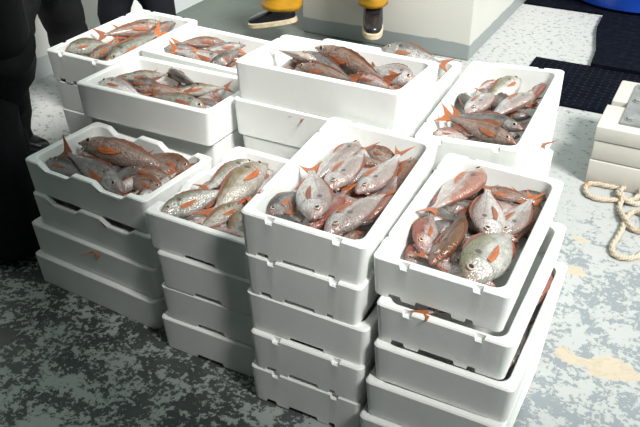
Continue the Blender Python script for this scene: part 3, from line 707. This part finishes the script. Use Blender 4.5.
WOODW = mat_paint('chipped_white_paint', (0.60, 0.575, 0.53), rough=0.6)
STEEL = mat_plain('galvanised_plate', (0.34, 0.35, 0.35), 0.5, 0.5, 0.35, 12, 0.001); STEEL.node_tree.nodes['Principled BSDF'].inputs['Metallic'].default_value = 0.35
RUSTY = mat_plain('rusty_edge', (0.16, 0.07, 0.03), 0.8)
base = bpy.data.objects.new('timber_foundation', None); COL.objects.link(base); base.location = (-.38, 3.44, 0)
tag(base, 'white painted timber block with bolted steel plate at the right edge', 'timber block')
def tpart(name, lo, hi, mat, bev=.006, parent=base):
    bm = bmesh.new(); add_box(bm, lo, hi, bev); return finish(bm, name, mat, parent)
tpart('timber', (0, 0, 0), (1.1, .30, .122), WOODW); tpart('timber', (.004, .004, .126), (1.1, .30, .218), WOODW, .006); tpart('timber', (.001, 0, .221), (1.1, .265, .29), WOODW)
tpart('timber', (.012, .32, 0), (1.1, .60, .29), WOODW, .01)
tpart('timber', (.03, .262, .0), (1.1, .325, .25), mat_plain('grey_filler', (.42, .42, .38), .7))
plate = tpart('steel_plate', (.088, .065, .288), (.9, .545, .302), STEEL, .003)
bm = bmesh.new()
for (px, py) in ((.125, .11), (.125, .33), (.125, .50)):
    pb = bmesh.new()
    r = [[Vector((px + q*math.cos(2*PI*k/6), py + q*math.sin(2*PI*k/6), z)) for k in range(6)] for q, z in ((.017, .300), (.017, .312), (.013, .315))]
    w = [[Vector((px + q*math.cos(2*PI*k/12), py + q*math.sin(2*PI*k/12), z)) for k in range(12)] for q, z in ((.024, .300), (.024, .305))]
    add_loft(pb, r); add_loft(pb, w); finish(pb, 'bolt', STEEL, plate)
bm.free()

def mat_rope():
    m, nt, b = new_mat('rope_fibre', 0.85, 0.2); g = G(nt); co = g.coord('UV'); 
    gen = g.coord('Object'); n = g.noise(gen, 4, 4)
    col = g.mix(g.ramp(n, 0.60, 0.68), (0.52, 0.45, 0.36, 1), (0.48, 0.29, 0.13, 1))
    w = g.n('ShaderNodeTexWave', wave_type='BANDS'); nt.links.new(gen, w.inputs['Vector']); w.inputs['Scale'].default_value = 30; w.inputs['Distortion'].default_value = 3
    col = g.mix(g.math('MULTIPLY', w.outputs['Fac'], 0.35), col, (0.22, 0.17, 0.12, 1))
    nt.links.new(col, b.inputs['Base Color']); return m
rp = [(-0.020,3.469),(-0.143,3.485),(-0.258,3.436),(-0.324,3.432),(-0.361,3.413),(-0.364,3.361),(-0.341,3.313),(-0.294,3.298),(-0.237,3.318),(-0.172,3.342),(-0.132,3.411),(-0.167,3.472),(-0.214,3.438),(-0.225,3.373),(-0.187,3.325),(-0.129,3.336),(-0.096,3.400),(-0.124,3.475),(-0.185,3.473),(-0.218,3.406),(-0.198,3.338),(-0.198,3.263),(-0.172,3.185),(-0.138,3.131),(-0.102,3.107),(-0.058,3.130),(-0.080,3.232),(-0.134,3.259),(-0.157,3.193),(-0.157,3.096),(-0.164,3.017),(-0.171,2.947),(-0.159,2.898),(-0.132,2.880),(-0.092,2.893),(-0.054,2.944),(-0.016,3.027)]
path = []
for i, (x, y) in enumerate(rp):
    crossing = 0.012 if i % 3 else 0.0
    path.append((x, y, 0.0125 + (crossing if 9 < i < 27 else 0)))
path = smooth_path(path, 7)
bm = bmesh.new()
# three twisted strands give the rope its lay
for s in range(3):
    P = [Vector(p) for p in path]; Q = []; acc = 0
    for i, p in enumerate(P):
        t = (P[min(i+1, len(P)-1)] - P[max(i-1, 0)]).normalized(); sd = t.cross(Vector((0, 0, 1))).normalized(); u2 = sd.cross(t)
        if i: acc += (P[i]-P[i-1]).length
        th = acc/0.055*2*PI*0.5 + s*2*PI/3
        Q.append(p + (sd*math.cos(th) + u2*math.sin(th))*0.0052)
    add_loft(bm, tube_rings(Q, [0.0072]*len(Q), 7))
tag(finish(bm, 'rope', mat_rope(), ang=2), 'loose beige rope coiled on the deck in front of the timber block', 'rope')

# ------------------------------------------------------------------ people
def skin_mesh(name, V, E, mat, parent=None, root=0, sub=2):
    me = bpy.data.meshes.new(name); me.from_pydata([v[0] for v in V], E, []); me.materials.append(mat)
    o = link(name, me, parent)
    o.modifiers.new('skin', 'SKIN').use_smooth_shade = True
    for sv, v in zip(me.skin_vertices[0].data, V):
        r = v[1]; sv.radius = r if isinstance(r, tuple) else (r, r)
    me.skin_vertices[0].data[root].use_root = True
    o.modifiers.new('sub', 'SUBSURF').levels = sub; o.modifiers['sub'].render_levels = sub
    return o
def boot(parent, ankle, toe_dir, tilt=0.0, shaft=0.30, size=1.0):
    """wellington boot; ankle = sole point under the heel, toe_dir horizontal"""
    d = Vector(toe_dir); d.z = 0; d.normalize()
    M = Matrix.Translation(ankle) @ Matrix.Rotation(math.atan2(d.y, d.x), 4, 'Z') @ Matrix.Rotation(tilt, 4, 'Y') @ Matrix.Diagonal((size, size, size, 1))
    bm = bmesh.new(); n = 16
    def ring(cx, rx, ry, z, slant=0.0):
        out = []
        for k in range(n):
            c, s_ = math.cos(2*PI*k/n), math.sin(2*PI*k/n)
            out.append(Vector((cx + rx*math.copysign(abs(c)**.72, c), ry*math.copysign(abs(s_)**.8, s_), z + slant*c)))
        return out
    rs = [ring(.095, .145, .046, .028), ring(.095, .150, .052, .045), ring(.090, .146, .053, .065, -.004), ring(.070, .125, .052, .088, -.014), ring(.030, .085, .050, .110, -.016),
          ring(.008, .064, .049, .135, -.006), ring(.000, .058, .052, .17), ring(-.004, .060, .056, .22), ring(-.006, .066, .062, shaft)]
    add_loft(bm, rs); bmesh.ops.transform(bm, matrix=M, verts=bm.verts)
    b = finish(bm, 'boot', RUBBER, parent, ang=1.2)
    bm = bmesh.new()
    add_loft(bm, [ring(.095, .148, .050, 0), ring(.095, .156, .056, .006), ring(.095, .156, .056, .030), ring(.095, .148, .050, .034)])
    bmesh.ops.transform(bm, matrix=M, verts=bm.verts); finish(bm, 'sole', SOLE if parent['category'] == 'person' and parent.get('seated') else RUBBER, b, ang=0.7)
    return b
def leg_cloth(bm, pts, radii, seed, sq=None):
    P = smooth_path(pts, 5); R = []
    for i in range(len(pts)-1):
        for k in range(5): R.append(radii[i] + (radii[i+1]-radii[i])*k/5)
    R.append(radii[-1]); add_loft(bm, tube_rings(P, R, 18, None, 0.16, seed))
def person(label, hip, feet, toe, cloth, jacket, knees, seated=False, cuff=0.12, facing=(0, -1), cuffr=0.095):
    hip = Vector(hip); F = Vector((facing[0], facing[1], 0)).normalized(); S = Vector((F.y, -F.x, 0))*-1
    up = Vector((0, 0, 1))
    V = []; E = []
    def v(p, r, par=None):
        V.append((tuple(p), r))
        if par is not None: E.append((par, len(V)-1))
        return len(V)-1
    lean = F*0.05
    r0 = v(hip, (.13, .10)); w = v(hip + up*.18 + lean*.5, (.125, .095), r0); ch = v(hip + up*.40 + lean, (.145, .105), w)
    nk = v(hip + up*.55 + lean*1.3, .055, ch); hd1 = v(hip + up*.64 + lean*2, (.070, .078), nk); hd2 = v(hip + up*.74 + lean*2.2, (.078, .092), hd1); v(hip + up*.82 + lean*2, (.055, .065), hd2)
    v(hip + up*.70 + lean*2 + F*.105, .014, hd1)                      # nose
    arms = []
    for s in (1, -1):
        sh = v(hip + up*.47 + lean + S*s*.17, .062, ch)
        el = v(hip + up*.20 + S*s*.24 + F*.02, .046, sh)
        if seated: wr_p = hip + up*.10 + S*s*.20 + F*.26
        else: wr_p = hip + up*.22 + S*s*.12 + F*.24
        wr = v(wr_p, .030, el); dv = (Vector(wr_p) - Vector(V[el][0])).normalized()
        pm = v(Vector(wr_p) + dv*.06, (.038, .016), wr)
        arms.append((sh, el, wr))
        for q, ln in zip((-1.5, -.5, .5, 1.5), (.065, .078, .072, .055)):
            k1 = v(Vector(wr_p) + dv*.105 + F*q*.019, .0088, pm); k2 = v(Vector(wr_p) + dv*(.105 + ln*.6) + F*q*.020 - S*s*.012, .008, k1); v(Vector(wr_p) + dv*(.105 + ln) + F*q*.019 - S*s*.03, .0068, k2)
        th = v(Vector(wr_p) + dv*.045 + F*.045, .0105, pm); v(Vector(wr_p) + dv*.085 + F*.062 - S*s*.012, .009, th)
    for s, ft, kn in zip((1, -1), feet, knees):
        hj = v(hip - up*.04 + S*s*.09, .085, r0); k = v(Vector(kn), .060, hj); v(Vector(ft) + up*.10, .042, k)
    o = skin_mesh('person', V, E, SKIN)
    tag(o, label, 'person'); o['seated'] = 1 if seated else 0
    # clothes
    bm = bmesh.new()
    add_loft(bm, tube_rings([hip - up*.12, hip - up*.02, hip + up*.10, hip + up*.2], [.15, .185, .175, .16], 18, [.75]*4, 0.06, 3))
    if not isinstance(cuffr, tuple): cuffr = (cuffr, cuffr); cuff = (cuff, cuff)
    for i, (s, ft, kn) in enumerate(zip((1, -1), feet, knees)):
        hj = hip - up*.05 + S*s*.095; kn = Vector(kn); an = Vector(ft) + up*cuff[i]
        leg_cloth(bm, [hj, (hj+kn)/2, kn, (kn+an)/2, an], [.125, .118, (.105 + cuffr[i])/2, cuffr[i], cuffr[i]], i + hip.x*3)
    finish(bm, 'trousers', cloth, o, ang=2)
    JV = [V[i] for i in (r0, w, ch, nk)]; JE = [(0, 1), (1, 2), (2, 3)]
    JV = [(p, (r[0]*1.16, r[1]*1.2) if isinstance(r, tuple) else r*1.15) for p, r in JV]
    for (sh, el, wr) in arms:
        b0 = len(JV); JV += [(V[sh][0], .078), (V[el][0], .062), (V[wr][0], .046)]; JE += [(2, b0), (b0, b0+1), (b0+1, b0+2)]
    skin_mesh('jacket', JV, JE, jacket, o)
    bm = bmesh.new(); hc = hip + up*.765 + lean*2 - F*.012; add_sphere(bm, hc, (.098, .105, .085), 14, 10)
    for vv in bm.verts:
        if vv.co.z < hc.z - .02 and (vv.co - hc).dot(F) > 0: vv.co -= F*((vv.co-hc).dot(F))*.9
    finish(bm, 'hair', HAIR, o)
    for s in (1, -1):
        bm = bmesh.new(); add_sphere(bm, hip + up*.715 + lean*2.1 + S*s*.03 + F*.074, (.012, .012, .009), 8, 6); finish(bm, 'eye', RUBBER, o)
    for s, ft, td in zip((1, -1), feet, toe): 
        if not seated: boot(o, Vector(ft) - Vector(td).normalized()*.05, td)
    return o
person('person in black trousers standing nearest at the left edge', (-2.30, 1.90, .92), [(-2.29, 1.82, 0), (-2.46, 1.98, 0)], [(.2, .9, 0), (0, 1, 0)], BLACK_CLOTH, BLACK_CLOTH,
       [(-2.29, 1.83, .48), (-2.44, 1.98, .48)], facing=(.2, .9), cuff=.05, cuffr=.115)
person('person in black with feet apart behind the far left stack', (-2.90, 2.74, .90), [(-2.98, 3.02, 0), (-2.95, 2.46, 0)], [(.8, .3, 0), (.9, .3, 0)], BLACK_CLOTH, BLACK_CLOTH,
       [(-2.97, 2.97, .48), (-2.90, 2.48, .48)], facing=(1, .1), cuff=.06, cuffr=.10)
person('person in dark navy trousers by the bulwark at the rear left', (-2.96, 3.44, .92), [(-3.06, 3.42, 0), (-2.86, 3.60, 0)], [(.8, -.5, 0), (.8, -.5, 0)], NAVY_CLOTH, BLACK_CLOTH,
       [(-3.02, 3.42, .48), (-2.85, 3.56, .48)], facing=(.6, -.8), cuff=.06, cuffr=.085)
seat = person('person in yellow oilskin trousers and rubber boots sitting on the white block', (-2.20, 4.80, .74), [(-2.53, 4.42, .10), (-1.93, 4.50, .13)], [(-.9, -.35, 0), (.35, -.95, 0)], YELLOW, YELLOW,
       [(-2.52, 4.42, .62), (-1.90, 4.44, .64)], seated=True, facing=(0, -1), cuff=(.135, .20), cuffr=(.13, .093))
boot(seat, (-2.48, 4.41, .135), (-.93, -.36, 0), tilt=0.17, shaft=.22, size=1.05)
boot(seat, (-1.94, 4.53, .165), (.40, -.92, 0), tilt=-0.02, shaft=.22, size=1.15)
